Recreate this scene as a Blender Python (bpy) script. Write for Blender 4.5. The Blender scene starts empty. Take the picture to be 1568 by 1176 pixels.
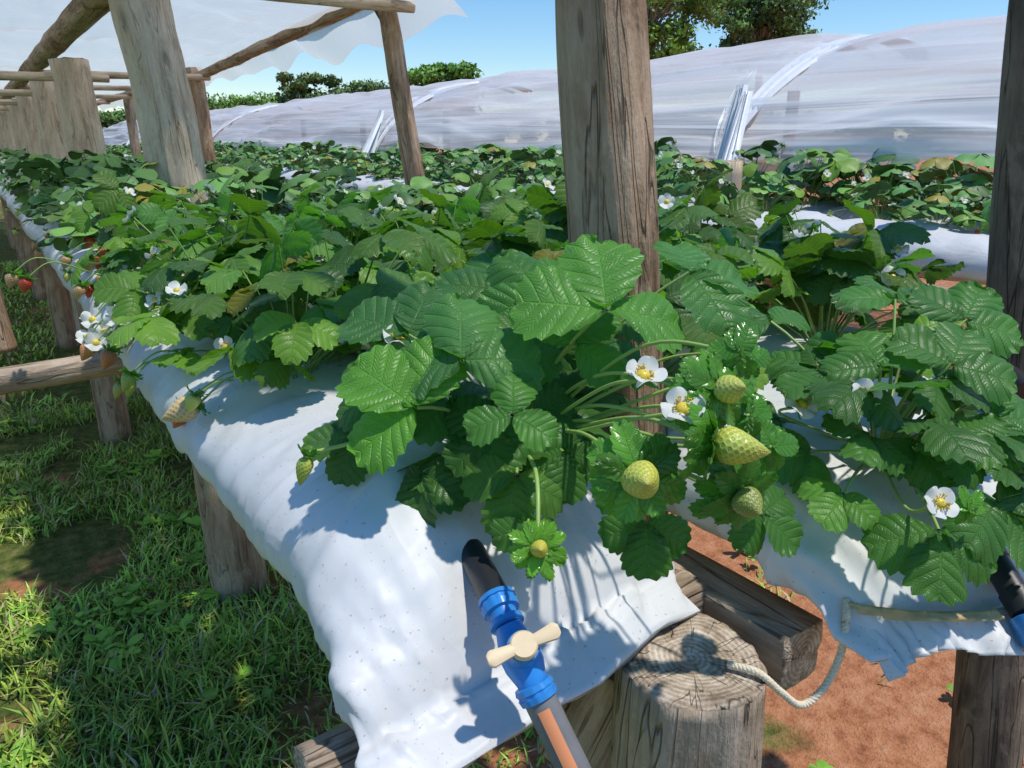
import bpy, math, random
import numpy as np
from mathutils import Vector, Matrix, noise as mn
random.seed(7)
AZ=math.radians(34.7)
CA,SA=math.cos(AZ),math.sin(AZ)
def W(x,y,z=0.0):
    """oblique survey frame (x to the right of the path, y away) -> row frame (X across beds, Y along beds)"""
    return np.array([CA*x+SA*y,-SA*x+CA*y,z])
scene=bpy.context.scene
col=scene.collection
def nrm(v):
    v=np.asarray(v,float); return v/(np.linalg.norm(v)+1e-12)
def nz(x,y=0.,z=0.): return mn.noise(Vector((x,y,z)))
# ------------------------------------------------------------------ materials
class NT:
    def __init__(s,name):
        s.m=bpy.data.materials.new(name); s.m.use_nodes=True
        s.t=s.m.node_tree; s.t.nodes.clear()
        s.out=s.n('ShaderNodeOutputMaterial')
    def n(s,typ,**kw):
        nd=s.t.nodes.new(typ)
        for k,v in kw.items(): setattr(nd,k,v)
        return nd
    def l(s,a,b): s.t.links.new(a,b)
    def val(s,node,key,v):
        if hasattr(v,'is_linked'): s.l(v,node.inputs[key])
        else: node.inputs[key].default_value=v
    def math(s,op,a,b=None,c=None,clamp=False):
        nd=s.n('ShaderNodeMath',operation=op); nd.use_clamp=clamp
        s.val(nd,0,a)
        if b is not None: s.val(nd,1,b)
        if c is not None: s.val(nd,2,c)
        return nd.outputs[0]
    def mix(s,f,a,b,bt='MIX'):
        nd=s.n('ShaderNodeMix',data_type='RGBA',blend_type=bt)
        s.val(nd,0,f)
        for i,v in ((6,a),(7,b)):
            if isinstance(v,tuple) and len(v)==3: v=v+(1,)
            s.val(nd,i,v)
        return nd.outputs[2]
    def noise(s,vec,scale,detail=4,rough=.55,dist=0):
        nd=s.n('ShaderNodeTexNoise'); 
        if vec is not None: s.l(vec,nd.inputs['Vector'])
        nd.inputs['Scale'].default_value=scale; nd.inputs['Detail'].default_value=detail
        nd.inputs['Roughness'].default_value=rough; nd.inputs['Distortion'].default_value=dist
        return nd.outputs[0]
    def ramp(s,fac,stops):
        nd=s.n('ShaderNodeValToRGB'); s.l(fac,nd.inputs[0])
        e=nd.color_ramp.elements
        while len(e)<len(stops): e.new(.5)
        for i,(p,c) in enumerate(stops):
            e[i].position=p
            e[i].color=(c,c,c,1) if not isinstance(c,tuple) else c+(1,)
        return nd.outputs[0]
    def coord(s,kind='Object',scale=(1,1,1)):
        tc=s.n('ShaderNodeTexCoord'); mp=s.n('ShaderNodeMapping')
        s.l(tc.outputs[kind],mp.inputs[0]); mp.inputs['Scale'].default_value=scale
        return mp.outputs[0]
    def bump(s,h,strength=.5,dist=.01,normal=None):
        nd=s.n('ShaderNodeBump'); nd.inputs['Strength'].default_value=strength
        nd.inputs['Distance'].default_value=dist; s.l(h,nd.inputs['Height'])
        if normal is not None: s.l(normal,nd.inputs['Normal'])
        return nd.outputs[0]
    def bsdf(s,color,rough=.5,spec=.5,normal=None,metal=0,**kw):
        nd=s.n('ShaderNodeBsdfPrincipled')
        if isinstance(color,tuple) and len(color)==3: color=color+(1,)
        s.val(nd,'Base Color',color); s.val(nd,'Roughness',rough); s.val(nd,'Specular IOR Level',spec)
        nd.inputs['Metallic'].default_value=metal
        for k,v in kw.items(): s.val(nd,k,v)
        if normal is not None: s.l(normal,nd.inputs['Normal'])
        return nd.outputs[0]
    def mixs(s,f,a,b):
        nd=s.n('ShaderNodeMixShader'); s.val(nd,0,f); s.l(a,nd.inputs[1]); s.l(b,nd.inputs[2]); return nd.outputs[0]
    def fin(s,sh): s.l(sh,s.out.inputs[0]); return s.m
def simple(name,color,rough=.5,spec=.5,bs=0,bsc=60,var=.12):
    t=NT(name); c=t.coord('Object'); n=t.noise(c,bsc*.4,2)
    cc=t.mix(n,tuple(x*(1-var) for x in color),tuple(min(1,x*(1+var)) for x in color))
    nm=t.bump(t.noise(c,bsc,2),bs,.002) if bs else None
    return t.fin(t.bsdf(cc,rough,spec,nm))
def leaf_mat(name,base,rough=.36,trans=.22,veins=True,spec=.5):
    t=NT(name)
    at=t.n('ShaderNodeAttribute',attribute_name='tint')
    colr=t.mix(1.0,base,at.outputs['Color'],'MULTIPLY')
    nm=None; rg=rough
    if veins:
        uv=t.n('ShaderNodeUVMap'); sp=t.n('ShaderNodeSeparateXYZ'); t.l(uv.outputs[0],sp.inputs[0])
        ob=t.coord('Object'); ns=t.noise(ob,90,2); n2=t.noise(ob,22,1)
        colr=t.mix(t.math('MULTIPLY',n2,.7),colr,t.mix(1.0,colr,(1.9,1.55,1.15),'MULTIPLY'))
        u=t.math('ABSOLUTE',t.math('SUBTRACT',t.math('MULTIPLY',sp.outputs[0],2.0),1.0))
        fr=t.math('FRACT',t.math('MULTIPLY',sp.outputs[1],8.0))
        d=t.math('ABSOLUTE',t.math('SUBTRACT',fr,.5))
        v1=t.math('SUBTRACT',1.0,t.math('MULTIPLY',d,11.0),clamp=True)
        v2=t.math('SUBTRACT',1.0,t.math('MULTIPLY',u,22.0),clamp=True)
        fr2=t.math('ABSOLUTE',t.math('SUBTRACT',t.math('FRACT',t.math('ADD',t.math('MULTIPLY',u,8.0),t.math('ADD',t.math('MULTIPLY',d,3.0),t.math('MULTIPLY',ns,1.4)))),.5))
        v3=t.math('SUBTRACT',1.0,t.math('MULTIPLY',fr2,5.0),clamp=True)
        vv=t.math('MAXIMUM',v1,v2)
        colr=t.mix(t.math('MULTIPLY',vv,.42),colr,t.mix(1.0,colr,(1.9,1.7,1.6),'MULTIPLY'))
        colr=t.mix(t.math('MULTIPLY',v3,.22),colr,t.mix(1.0,colr,(.6,.65,.6),'MULTIPLY'))
        h=t.math('ADD',t.math('MULTIPLY',vv,-1.2),t.math('ADD',t.math('MULTIPLY',v3,-.5),t.math('MULTIPLY',ns,1.2)))
        nm=t.bump(h,.7,.0011)
        rg=t.math('ADD',t.math('MULTIPLY',n2,.2),rough-.08)
    geo=t.n('ShaderNodeNewGeometry')
    colf=t.mix(t.math('MULTIPLY',geo.outputs['Backfacing'],.5),colr,t.mix(.35,colr,(.2,.27,.17)))
    p=t.bsdf(colf,rg,spec,nm)
    if trans<=0: return t.fin(p)
    tr=t.n('ShaderNodeBsdfTranslucent'); t.l(t.mix(1.0,colr,(2.0,2.6,.6),'MULTIPLY'),tr.inputs[0])
    return t.fin(t.mixs(trans,p,tr.outputs[0]))
M={}
M['leaf']=leaf_mat('strawberry_leaf',(.064,.180,.036),.40,.26,True,.45)
M['leaf_far']=leaf_mat('strawberry_leaf_far',(.105,.255,.055),.5,0,False,.35)
M['calyx']=leaf_mat('calyx_leaf',(.08,.26,.03),rough=.22,trans=.18,veins=True,spec=.65)
M['calyx_far']=leaf_mat('calyx_far',(.10,.28,.045),.4,0,False,.4)
def attr_mat(name,rough,spec=.5,trans=0,bs=0):
    t=NT(name); at=t.n('ShaderNodeAttribute',attribute_name='tint')
    nm=t.bump(t.noise(t.coord('Object'),300,2),bs,.001) if bs else None
    p=t.bsdf(at.outputs['Color'],rough,spec,nm)
    if trans:
        tr=t.n('ShaderNodeBsdfTranslucent'); t.l(at.outputs['Color'],tr.inputs[0]); p=t.mixs(trans,p,tr.outputs[0])
    return t.fin(p)
M['stem']=attr_mat('plant_stem',.45)
M['petal']=attr_mat('petal',.55,.3,.25)
M['fruit']=attr_mat('berry_skin',.36,.45,0,.1)
PM=[M['leaf'],M['stem'],M['petal'],M['fruit'],M['calyx']]
PF=[M['leaf_far'],M['stem'],M['petal'],M['fruit'],M['calyx_far']]
def wood_mat(name,dark,mid,light,sc=1.0,bstr=.8,crack=.55,patch=.5,det=5):
    t=NT(name)
    c1=t.coord('Object',(12*sc,12*sc,1.6*sc)); c2=t.coord('Object',(48*sc,48*sc,4.5*sc)); c3=t.coord('Object',(3*sc,3*sc,2.2*sc))
    n1=t.noise(c1,1.0,det,.65,1.2); n2=t.noise(c2,1.0,det,.75,.6); n3=t.noise(c3,1.8,2,.6,.6)
    f=t.math('ADD',t.math('MULTIPLY',n1,.42),t.math('ADD',t.math('MULTIPLY',n2,.36),t.math('MULTIPLY',n3,.3)))
    cr=t.ramp(f,[(.42,dark),(.52,mid),(.66,light)])
    c4=t.coord('Object',(22*sc,22*sc,1.5*sc)); n4=t.noise(c4,1.0,2,.6,1.2)
    ck=t.ramp(t.math('ABSOLUTE',t.math('SUBTRACT',n4,.5)),[(0,1.0),(.012,0.0)])
    cr=t.mix(t.math('MULTIPLY',ck,crack),cr,tuple(x*.3 for x in dark))
    c5=t.coord('Object',(11*sc,11*sc,5*sc)); pch=t.ramp(t.noise(c5,1.3,5,.7,.7),[(.52,0.0),(.57,1.0)])
    cr=t.mix(t.math('MULTIPLY',pch,patch),cr,light)
    gr=t.noise(t.coord('Object',(130*sc,130*sc,60*sc)),1.0,3,.7)
    cr=t.mix(t.math('MULTIPLY',gr,.6),cr,t.mix(1.0,cr,(.45,.45,.47),'MULTIPLY'))
    vo=t.n('ShaderNodeTexVoronoi'); t.l(t.coord('Object',(9*sc,9*sc,4*sc)),vo.inputs[0]); vo.inputs['Scale'].default_value=.7
    kn=t.ramp(vo.outputs['Distance'],[(.05,1.0),(.13,0.0)])
    cr=t.mix(t.math('MULTIPLY',kn,.7),cr,tuple(x*.5 for x in dark))
    h=t.math('ADD',t.math('MULTIPLY',n1,.7),t.math('ADD',t.math('MULTIPLY',n2,.7),t.math('ADD',t.math('MULTIPLY',ck,-.6),t.math('MULTIPLY',gr,.25))))
    nm=t.bump(h,bstr,.010)
    return t.fin(t.bsdf(cr,.85,.2,nm))
M['bark']=wood_mat('weathered_bark_wood',(.19,.115,.068),(.47,.315,.195),(.74,.56,.385),patch=.35)
M['pale']=wood_mat('pale_hewn_wood',(.44,.31,.205),(.76,.585,.415),(.86,.72,.54),.8,.6,.4)
M['dark']=wood_mat('dark_wood',(.075,.056,.043),(.20,.15,.11),(.36,.28,.205))
M['beam']=wood_mat('grey_beam_wood',(.21,.155,.105),(.45,.345,.245),(.70,.565,.43),patch=.35)
def endgrain():
    t=NT('end_grain_wood'); c=t.coord('Object'); s=t.n('ShaderNodeSeparateXYZ'); t.l(c,s.inputs[0])
    nn=t.noise(c,18,3)
    r=t.math('SQRT',t.math('ADD',t.math('POWER',s.outputs[0],2.0),t.math('POWER',s.outputs[1],2.0)))
    rr=t.math('ADD',r,t.math('MULTIPLY',nn,.012))
    rings=t.math('SINE',t.math('MULTIPLY',rr,1100.0))
    big=t.noise(c,34,5,.75)
    a=t.math('ARCTAN2',s.outputs[1],s.outputs[0])
    cv=t.n('ShaderNodeCombineXYZ'); t.l(t.math('MULTIPLY',t.math('COSINE',a),1.9),cv.inputs[0]); t.l(t.math('MULTIPLY',t.math('SINE',a),1.9),cv.inputs[1]); t.l(t.math('MULTIPLY',r,9.0),cv.inputs[2])
    ckn=t.noise(cv.outputs[0],1.5,2,.6,.5)
    ck=t.ramp(t.math('ABSOLUTE',t.math('SUBTRACT',ckn,.5)),[(0,1.0),(.012,0.0)])
    f=t.math('ADD',t.math('MULTIPLY',rings,.05),big)
    cr=t.ramp(f,[(.30,(.17,.125,.085)),(.48,(.40,.315,.225)),(.66,(.72,.61,.49))])
    cr=t.mix(t.math('MULTIPLY',ck,.7),cr,(.05,.038,.026))
    edge=t.ramp(r,[(.050,0.0),(.072,1.0)])
    cr=t.mix(t.math('MULTIPLY',edge,.35),cr,(.18,.13,.085))
    h=t.math('ADD',t.math('MULTIPLY',ck,-1.0),t.math('ADD',big,t.math('MULTIPLY',rings,.06)))
    return t.fin(t.bsdf(cr,.85,.2,t.bump(h,.7,.006)))
M['end']=endgrain()
def bag_mat():
    t=NT('white_bag_plastic'); c=t.coord('Object')
    n1=t.noise(c,5,3,.6); dirt=t.ramp(t.noise(c,9,5,.7,.3),[(.50,0.0),(.74,1.0)])
    spk=t.ramp(t.noise(c,240,1,.5),[(.70,0.0),(.76,1.0)])
    cc=t.mix(n1,(.63,.64,.645),(.71,.715,.71))
    cc=t.mix(t.math('MULTIPLY',dirt,.28),cc,(.45,.39,.30))
    cc=t.mix(t.math('MULTIPLY',spk,.5),cc,(.2,.16,.12))
    w1=t.noise(t.coord('Object',(1,.45,1)),11,2,.5,1.2)
    w1=t.ramp(t.math('ABSOLUTE',t.math('SUBTRACT',w1,.5)),[(0,1.0),(.12,0.0)])
    h=t.math('ADD',t.math('MULTIPLY',w1,.25),t.noise(c,9,1,.5,.5))
    p=t.bsdf(cc,.46,.4,t.bump(h,.20,.012))
    return t.fin(p)
M['bag']=bag_mat()
M['black']=simple('black_plastic',(.022,.022,.025),.42,.5,.2,80)
M['blue']=simple('blue_plastic',(.03,.24,.62),.34,.5,.15,120,.2)
M['cream']=simple('cream_plastic',(.80,.62,.38),.42,.45,.15,90,.1)
M['grey']=simple('grey_hose',(.18,.18,.185),.45,.4,.2,120,.25)
M['orange']=simple('orange_stripe',(.80,.30,.13),.5,.4,0)
M['rope']=simple('cream_rope',(.80,.70,.52),.8,.2,.6,700,.25)
M['tape']=simple('tan_tape',(.60,.42,.20),.6,.3,.4,120,.6)
M['soilm']=simple('potting_soil',(.07,.045,.03),.95,.1,1,180,.5)
def film_mat(name,colr,alpha,streak=(1,1,1),ssc=3.0,var=.3,rough=.25,det=2,bs=.8,const=False,tf=.5):
    t=NT(name); c=t.coord('Object',streak)
    n=t.noise(c,ssc,det,.6,.8)
    tp=t.n('ShaderNodeBsdfTransparent'); tp.inputs[0].default_value=(.97,.98,1,1)
    tl=t.n('ShaderNodeBsdfTranslucent'); tl.inputs[0].default_value=colr+(1,)
    nm=t.bump(n,bs,.05)
    p=t.bsdf(colr,rough,.5,nm)
    body=t.mixs(tf,p,tl.outputs[0])
    if const: return t.fin(t.mixs(alpha,tp.outputs[0],body))
    a=t.math('ADD',alpha,t.math('MULTIPLY',t.math('SUBTRACT',n,.5),var*3),clamp=True)
    return t.fin(t.mixs(a,tp.outputs[0],body))
M['tunnel']=film_mat('tunnel_film',(.88,.92,.95),.70,(1.2,.20,7),1.4,.60,.35,2,.45,False,.3)
M['roof']=film_mat('roof_film',(.88,.90,.88),.80,(.5,3.5,1),2.2,.25,const=True)
M['band']=simple('bunched_film',(.84,.85,.86),.3,.5,.6,40,.12)
# ------------------------------------------------------------------ mesh builder
class MB:
    def __init__(s): s.V=[];s.F=[];s.UV=[];s.T=[];s.MI=[];s.n=0
    def add(s,v,f,mi=0,uv=None,tint=(1,1,1)):
        v=np.asarray(v,float); k=len(v)
        s.V.append(v); s.F+=[[i+s.n for i in q] for q in f]
        s.MI+=[mi]*len(f)
        s.UV.append(np.zeros((k,2)) if uv is None else uv)
        t=np.asarray(tint,float)
        s.T.append(np.tile(t,(k,1)) if t.ndim==1 else t)
        s.n+=k
    def mesh(s,name,mats,smooth=True):
        me=bpy.data.meshes.new(name)
        V=np.concatenate(s.V); me.from_pydata(V.tolist(),[],s.F)
        for m in mats: me.materials.append(m)
        me.polygons.foreach_set('material_index',s.MI)
        me.polygons.foreach_set('use_smooth',[smooth]*len(s.F))
        uvl=me.uv_layers.new(name='UVMap'); li=np.empty(len(me.loops),dtype=np.int32); me.loops.foreach_get('vertex_index',li)
        uvl.data.foreach_set('uv',np.concatenate(s.UV)[li].ravel())
        a=me.color_attributes.new(name='tint',type='FLOAT_COLOR',domain='POINT')
        T=np.concatenate(s.T); a.data.foreach_set('color',np.c_[T,np.ones(len(T))].ravel())
        me.update(); return me
def obj(name,me,parent=None,loc=(0,0,0),rot=(0,0,0),sc=(1,1,1)):
    o=bpy.data.objects.new(name,me); col.objects.link(o); o.location=loc; o.rotation_euler=rot; o.scale=sc
    if parent: o.parent=parent
    return o
def empty(name,loc=(0,0,0)):
    o=bpy.data.objects.new(name,None); col.objects.link(o); o.location=loc; o.empty_display_size=.1; return o
def grid_faces(nu,nv,closed_v=False):
    f=[]
    for i in range(nu-1):
        for j in range(nv-1 if not closed_v else nv):
            a=i*nv+j; b=i*nv+(j+1)%nv
            f.append([a,b,b+nv,a+nv])
    return f
def tube(pts,r,seg=8,caps=True):
    pts=np.asarray(pts,float); n=len(pts); r=np.broadcast_to(np.asarray(r,float),(n,))
    tg=np.gradient(pts,axis=0); ref=np.array([.31,.17,.93])
    V=[]
    for i in range(n):
        t=nrm(tg[i]); a=np.cross(t,ref)
        if np.linalg.norm(a)<.1: a=np.cross(t,[1,0,0])
        a=nrm(a); b=np.cross(t,a)
        ang=np.linspace(0,2*np.pi,seg,endpoint=False)
        V.append(pts[i]+r[i]*(np.outer(np.cos(ang),a)+np.outer(np.sin(ang),b)))
    V=np.concatenate(V); F=grid_faces(n,seg,True)
    if caps: F.append(list(range(seg))[::-1]); F.append([(n-1)*seg+i for i in range(seg)])
    return V,F
def bez(p0,p1,p2,n=7):
    t=np.linspace(0,1,n)[:,None]; p0,p1,p2=map(np.asarray,(p0,p1,p2))
    return (1-t)**2*p0+2*t*(1-t)*p1+t*t*p2
def catmull(P,n=12):
    P=[np.asarray(p,float) for p in P]; P=[2*P[0]-P[1]]+P+[2*P[-1]-P[-2]]; out=[]
    for i in range(1,len(P)-2):
        for k in range(n):
            t=k/n; a,b,c,d=P[i-1:i+3]
            out.append(.5*((2*b)+(-a+c)*t+(2*a-5*b+4*c-d)*t*t+(-a+3*b-3*c+d)*t**3))
    out.append(P[-2]); return np.array(out)
# ------------------------------------------------------------------ leaf parts
NTEETH=8
_lc={}
def leaf_topo(nt,ns):
    k=(nt,ns)
    if k not in _lc: _lc[k]=grid_faces(nt+1,2*ns+1)
    return _lc[k]
def leaflet(mb,O,D,N,L,lod,rng,tint,mi=0,wr=.95,fold=.22,curl=.5,pleat=.012,obov=.3,tooth=.055,nteeth=NTEETH,wedge=.0):
    nt,ns={0:(64,5),1:(32,3),2:(8,2),3:(12,2)}[lod]
    tau=np.linspace(0,1,nt+1)[:,None]; s=np.linspace(-1,1,2*ns+1)[None,:]
    th=np.pi*tau
    wx=np.sin(th)**.80*(1-obov*np.cos(th))*(1-wedge*np.exp(-tau*6)); Wd=wr*L*.5
    cx=Wd*wx; cy=L*(1-np.cos(th))/2
    my=L*tau**1.75
    a=np.abs(s)
    x=cx*s; y=my*(1-a)+cy*a
    f=(tau*nteeth)%1.0
    if lod<2 and tooth>0:
        tt=(1-np.abs(2*f-1))**.8*np.clip((tau-.2)*6,0,1)
        nxv=np.sin(th); nyv=-np.cos(th)*.9
        dd=tooth*L*(tt-.35)*a**4
        x=x+np.sign(s)*dd*np.clip(nxv,.15,1); y=y+dd*np.clip(nyv,-.1,1)+dd*.35
    z=fold*np.abs(x)*(1-.45*a) - curl*(y**2)/L*.5 - rng.uniform(.0,.8)*x**2/L*1.3
    if lod<2:
        vv=np.abs(2*f-1)
        z=z+pleat*L*(np.sin(vv*np.pi/2)-.6)*a**.5*np.clip(tau*5,0,1)*(np.sin(np.pi*tau)**.4)
    ph=rng.uniform(0,6.28,3); z=z+.05*L*np.sin(s*2.5+ph[0]+tau*5)*a+.035*L*np.sin(tau*8+ph[1])*s+.025*L*np.sin(tau*13+s*6+ph[2])*a
    D=nrm(D); N=np.asarray(N,float); N=nrm(N-D*np.dot(N,D)); X=np.cross(D,N)
    P=np.asarray(O)+x.ravel()[:,None]*X+y.ravel()[:,None]*D+z.ravel()[:,None]*N
    uv=np.stack([np.broadcast_to((s+1)/2,x.shape).ravel(),np.broadcast_to(tau,x.shape).ravel()],1)
    mb.add(P,leaf_topo(nt,ns),mi,uv,tint)
def rotv(v,ax,ang):
    ax=nrm(ax); v=np.asarray(v,float)
    return v*math.cos(ang)+np.cross(ax,v)*math.sin(ang)+ax*np.dot(ax,v)*(1-math.cos(ang))
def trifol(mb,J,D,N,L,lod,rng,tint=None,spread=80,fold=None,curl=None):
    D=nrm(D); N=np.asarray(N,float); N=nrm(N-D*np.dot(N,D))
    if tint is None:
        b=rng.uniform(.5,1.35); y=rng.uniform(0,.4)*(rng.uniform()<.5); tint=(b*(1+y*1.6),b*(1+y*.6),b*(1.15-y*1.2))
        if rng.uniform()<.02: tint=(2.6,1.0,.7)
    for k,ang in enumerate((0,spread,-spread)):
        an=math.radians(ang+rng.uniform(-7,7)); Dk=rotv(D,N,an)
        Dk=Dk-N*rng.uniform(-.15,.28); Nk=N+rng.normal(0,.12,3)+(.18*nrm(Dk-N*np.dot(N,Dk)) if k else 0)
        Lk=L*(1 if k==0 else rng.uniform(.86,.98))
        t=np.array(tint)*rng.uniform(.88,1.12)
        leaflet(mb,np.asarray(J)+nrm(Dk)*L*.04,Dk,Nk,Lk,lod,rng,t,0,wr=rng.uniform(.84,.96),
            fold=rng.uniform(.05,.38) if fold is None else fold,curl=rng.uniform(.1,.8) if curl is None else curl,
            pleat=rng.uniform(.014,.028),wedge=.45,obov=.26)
def stem(mb,p0,p2,r0=.0019,r1=.0013,up=.5,colr=(.17,.28,.06),n=7,seg=6):
    p0=np.asarray(p0,float);p2=np.asarray(p2,float); d=np.linalg.norm(p2-p0)
    p1=p0+(p2-p0)*.45+np.array([0,0,up*d])
    v,f=tube(bez(p0,p1,p2,n),np.linspace(r0,r1,n),seg,False); mb.add(v,f,1,None,colr)
def flower(mb,pos,up,size,rng,lod=0):
    up=nrm(up); a=nrm(np.cross(up,[.3,.9,.2])); b=np.cross(up,a)
    ph=rng.uniform(0,6)
    for k in range(5):
        th=ph+k*2*np.pi/5+rng.uniform(-.12,.12); d=np.cos(th)*a+np.sin(th)*b
        leaflet(mb,np.asarray(pos)+d*size*.12+up*.001*k*.3,d+up*rng.uniform(.0,.5),up-d*.15,size*rng.uniform(.88,1.08),3 if lod<2 else 2,rng,np.array([.82,.83,.78])*rng.uniform(.92,1.04),2,wr=1.1,fold=-.12,curl=-.35,pleat=0,obov=.1,tooth=0)
    for k in range(5):
        th=ph+(k+.5)*2*np.pi/5; d=np.cos(th)*a+np.sin(th)*b
        leaflet(mb,np.asarray(pos)-up*size*.15,d-up*.05,up,size*.95,2,rng,(1.1,1.1,.9),4,wr=.45,fold=.1,curl=.1,pleat=0,obov=0,tooth=0)
    nu,nv=(7,14) if lod<2 else (4,8)
    V=[];r=size*.34
    for i in range(nu):
        ph2=(i/(nu-1))*1.5
        for j in range(nv):
            an=j/nv*2*np.pi; rr=r*math.sin(ph2)*(1+.08*((i+j)%2)); hh=r*.85*math.cos(ph2)*(1+.1*((i+j)%2))
            V.append(np.asarray(pos)+a*math.cos(an)*rr+b*math.sin(an)*rr+up*hh)
    mb.add(V,grid_faces(nu,nv,True),3,None,(.76,.58,.06))
    if lod<1:
        for k in range(22):
            th=rng.uniform(0,6.28); d=np.cos(th)*a+np.sin(th)*b
            e=np.asarray(pos)+d*size*rng.uniform(.38,.55)+up*size*rng.uniform(.15,.35)
            v,f=tube([np.asarray(pos)+d*size*.2,e*.97+np.asarray(pos)*.03,e,e+up*size*.07],[.0003,.0003,.0009,.0006],5); mb.add(v,f,3,None,(.78,.56,.06))
def berry(mb,pos,axis,L,Wd,rng,c0,cseed,lod=0,nsep=9,sepL=.02,openang=80,septint=(1,1,1),sepw=.55,nseed=150):
    """pos=shoulder (stem end), axis points to the tip"""
    ax=nrm(axis); a=nrm(np.cross(ax,[.25,.35,.9])); b=np.cross(ax,a); pos=np.asarray(pos,float)
    nu,nv={0:(96,140),1:(16,20),2:(7,8)}[lod]
    t_=(np.arange(nseed)+.5)/nseed; seeds=np.stack([t_,(np.arange(nseed)*2.399963)%(2*np.pi)],1)
    def prof(t):
        return Wd*.5*np.sin(np.pi*np.clip(t,0,1)**.66)**.66*(1-.36*t)*1.16
    tt=(1-np.cos(np.linspace(0,np.pi,nu)))/2; an=np.linspace(0,2*np.pi,nv,endpoint=False)
    T,A=np.meshgrid(tt,an,indexing='ij'); R=prof(T)*(1+.05*np.sin(A*3+T*4))
    cc=np.tile(np.array(c0),(nu*nv,1))
    if lod==0:
        sp=np.stack([seeds[:,0]*L,prof(seeds[:,0])*np.cos(seeds[:,1]),prof(seeds[:,0])*np.sin(seeds[:,1])],1)
        pp=np.stack([(T*L).ravel(),(prof(T)*np.cos(A)).ravel(),(prof(T)*np.sin(A)).ravel()],1)
        dist=np.sqrt(((pp[:,None,:]-sp[None])**2).sum(2)).min(1); k=max(Wd,.018)/.025
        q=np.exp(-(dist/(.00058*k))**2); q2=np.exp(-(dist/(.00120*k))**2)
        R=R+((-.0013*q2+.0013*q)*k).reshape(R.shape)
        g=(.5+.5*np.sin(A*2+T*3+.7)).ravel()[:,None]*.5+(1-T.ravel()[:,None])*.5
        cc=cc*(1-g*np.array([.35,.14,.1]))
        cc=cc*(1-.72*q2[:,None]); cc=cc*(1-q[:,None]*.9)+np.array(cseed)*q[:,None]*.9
    V=pos+(T*L).ravel()[:,None]*ax+(R*np.cos(A)).ravel()[:,None]*a+(R*np.sin(A)).ravel()[:,None]*b
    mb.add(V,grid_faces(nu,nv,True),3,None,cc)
    for layer in range(2 if lod==0 else 1):
        n=nsep if layer==0 else nsep-2
        for k in range(n):
            th=k*2*np.pi/n+rng.uniform(-.15,.15)+layer*.35; d=np.cos(th)*a+np.sin(th)*b
            o=math.radians(openang+rng.uniform(-12,12)-layer*18)
            D=ax*math.cos(o)+d*math.sin(o); N=ax if openang>=60 else -ax*math.sin(o)+d*math.cos(o)
            leaflet(mb,pos+d*Wd*.12-ax*.001*(layer+1),D,N,sepL*rng.uniform(.85,1.1)*(1-.12*layer),{0:1,1:3,2:2}[lod],rng,np.array(septint)*rng.uniform(.75,1.25),4,
              wr=sepw,fold=.25,curl=rng.uniform(.2,.9) if openang>=60 else -.2,pleat=.012,obov=.12,tooth=.05)
# ------------------------------------------------------------------ generic plants
def gen_plant(seed,nleaf,lod,nfl,nfr,size=1.0):
    rng=np.random.RandomState(seed); mb=MB()
    for i in range(nleaf):
        az=i*2.39996+rng.uniform(-.5,.5); t=(i+.5)/nleaf
        el=math.radians(80-62*t+rng.uniform(-10,10)); ln=(.17-.02*t)*rng.uniform(.65,1.2)*size
        out=np.array([math.cos(az),math.sin(az),0]); J=out*ln*math.cos(el)*1.05+np.array([0,0,ln*math.sin(el)+.01])
        stem(mb,out*.008,J,.0018,.0012,.18,(.18,.31,.07),n=5,seg=5 if lod<2 else 3)
        D=out+np.array([0,0,rng.uniform(-.5,.5)-t*.25])+rng.normal(0,.2,3); N=np.array([0,0,1])+rng.normal(0,.3,3)+out*rng.uniform(-.1,.4)
        trifol(mb,J,D,N,rng.uniform(.045,.070)*size*(1.08-.12*t),lod,rng)
    for i in range(nfl):
        az=rng.uniform(0,6.28); r=rng.uniform(.10,.20)*size; p=np.array([math.cos(az)*r,math.sin(az)*r,rng.uniform(.08,.19)*size])
        stem(mb,(0,0,.01),p,.0014,.001,.15,(.26,.40,.10),n=5,seg=4)
        up=np.array([math.cos(az)*.6,math.sin(az)*.6,.8])+rng.normal(0,.25,3); flower(mb,p,up,.0145,rng,max(lod,1))
    for i in range(nfr):
        az=rng.uniform(0,6.28); r=rng.uniform(.15,.21)*size; p=np.array([math.cos(az)*r,math.sin(az)*r,rng.uniform(-.02,.05)])
        stem(mb,(0,0,.01),p,.0014,.001,.35,(.26,.40,.10),n=5,seg=4)
        k=rng.uniform()
        c=(.50,.54,.12) if k<.6 else ((.78,.36,.16) if k<.8 else (.65,.04,.02))
        berry(mb,p,(math.cos(az)*.4,math.sin(az)*.4,-.9),rng.uniform(.02,.032),rng.uniform(.016,.023),rng,c,(.6,.5,.15),max(lod,1),7,.016,85)
    return mb.mesh('strawberry_plant_mesh_%d'%seed,PM if lod<2 else PF)
near=[gen_plant(100+i,22,1,3+i%2,2) for i in range(4)]
far=[gen_plant(200+i,20,2,5,2,1.1) for i in range(4)]
def put_plant(x,y,z,lodf,sc=1.0,rotz=None,k=None):
    me=(random.choice(far if lodf else near)) if k is None else near[k]
    return obj('strawberry_plant',me,None,(x,y,z),(random.uniform(-.1,.1),random.uniform(-.1,.1),random.uniform(0,6.28) if rotz is None else rotz),(sc,sc,sc*random.uniform(.85,1.15)))
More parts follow.
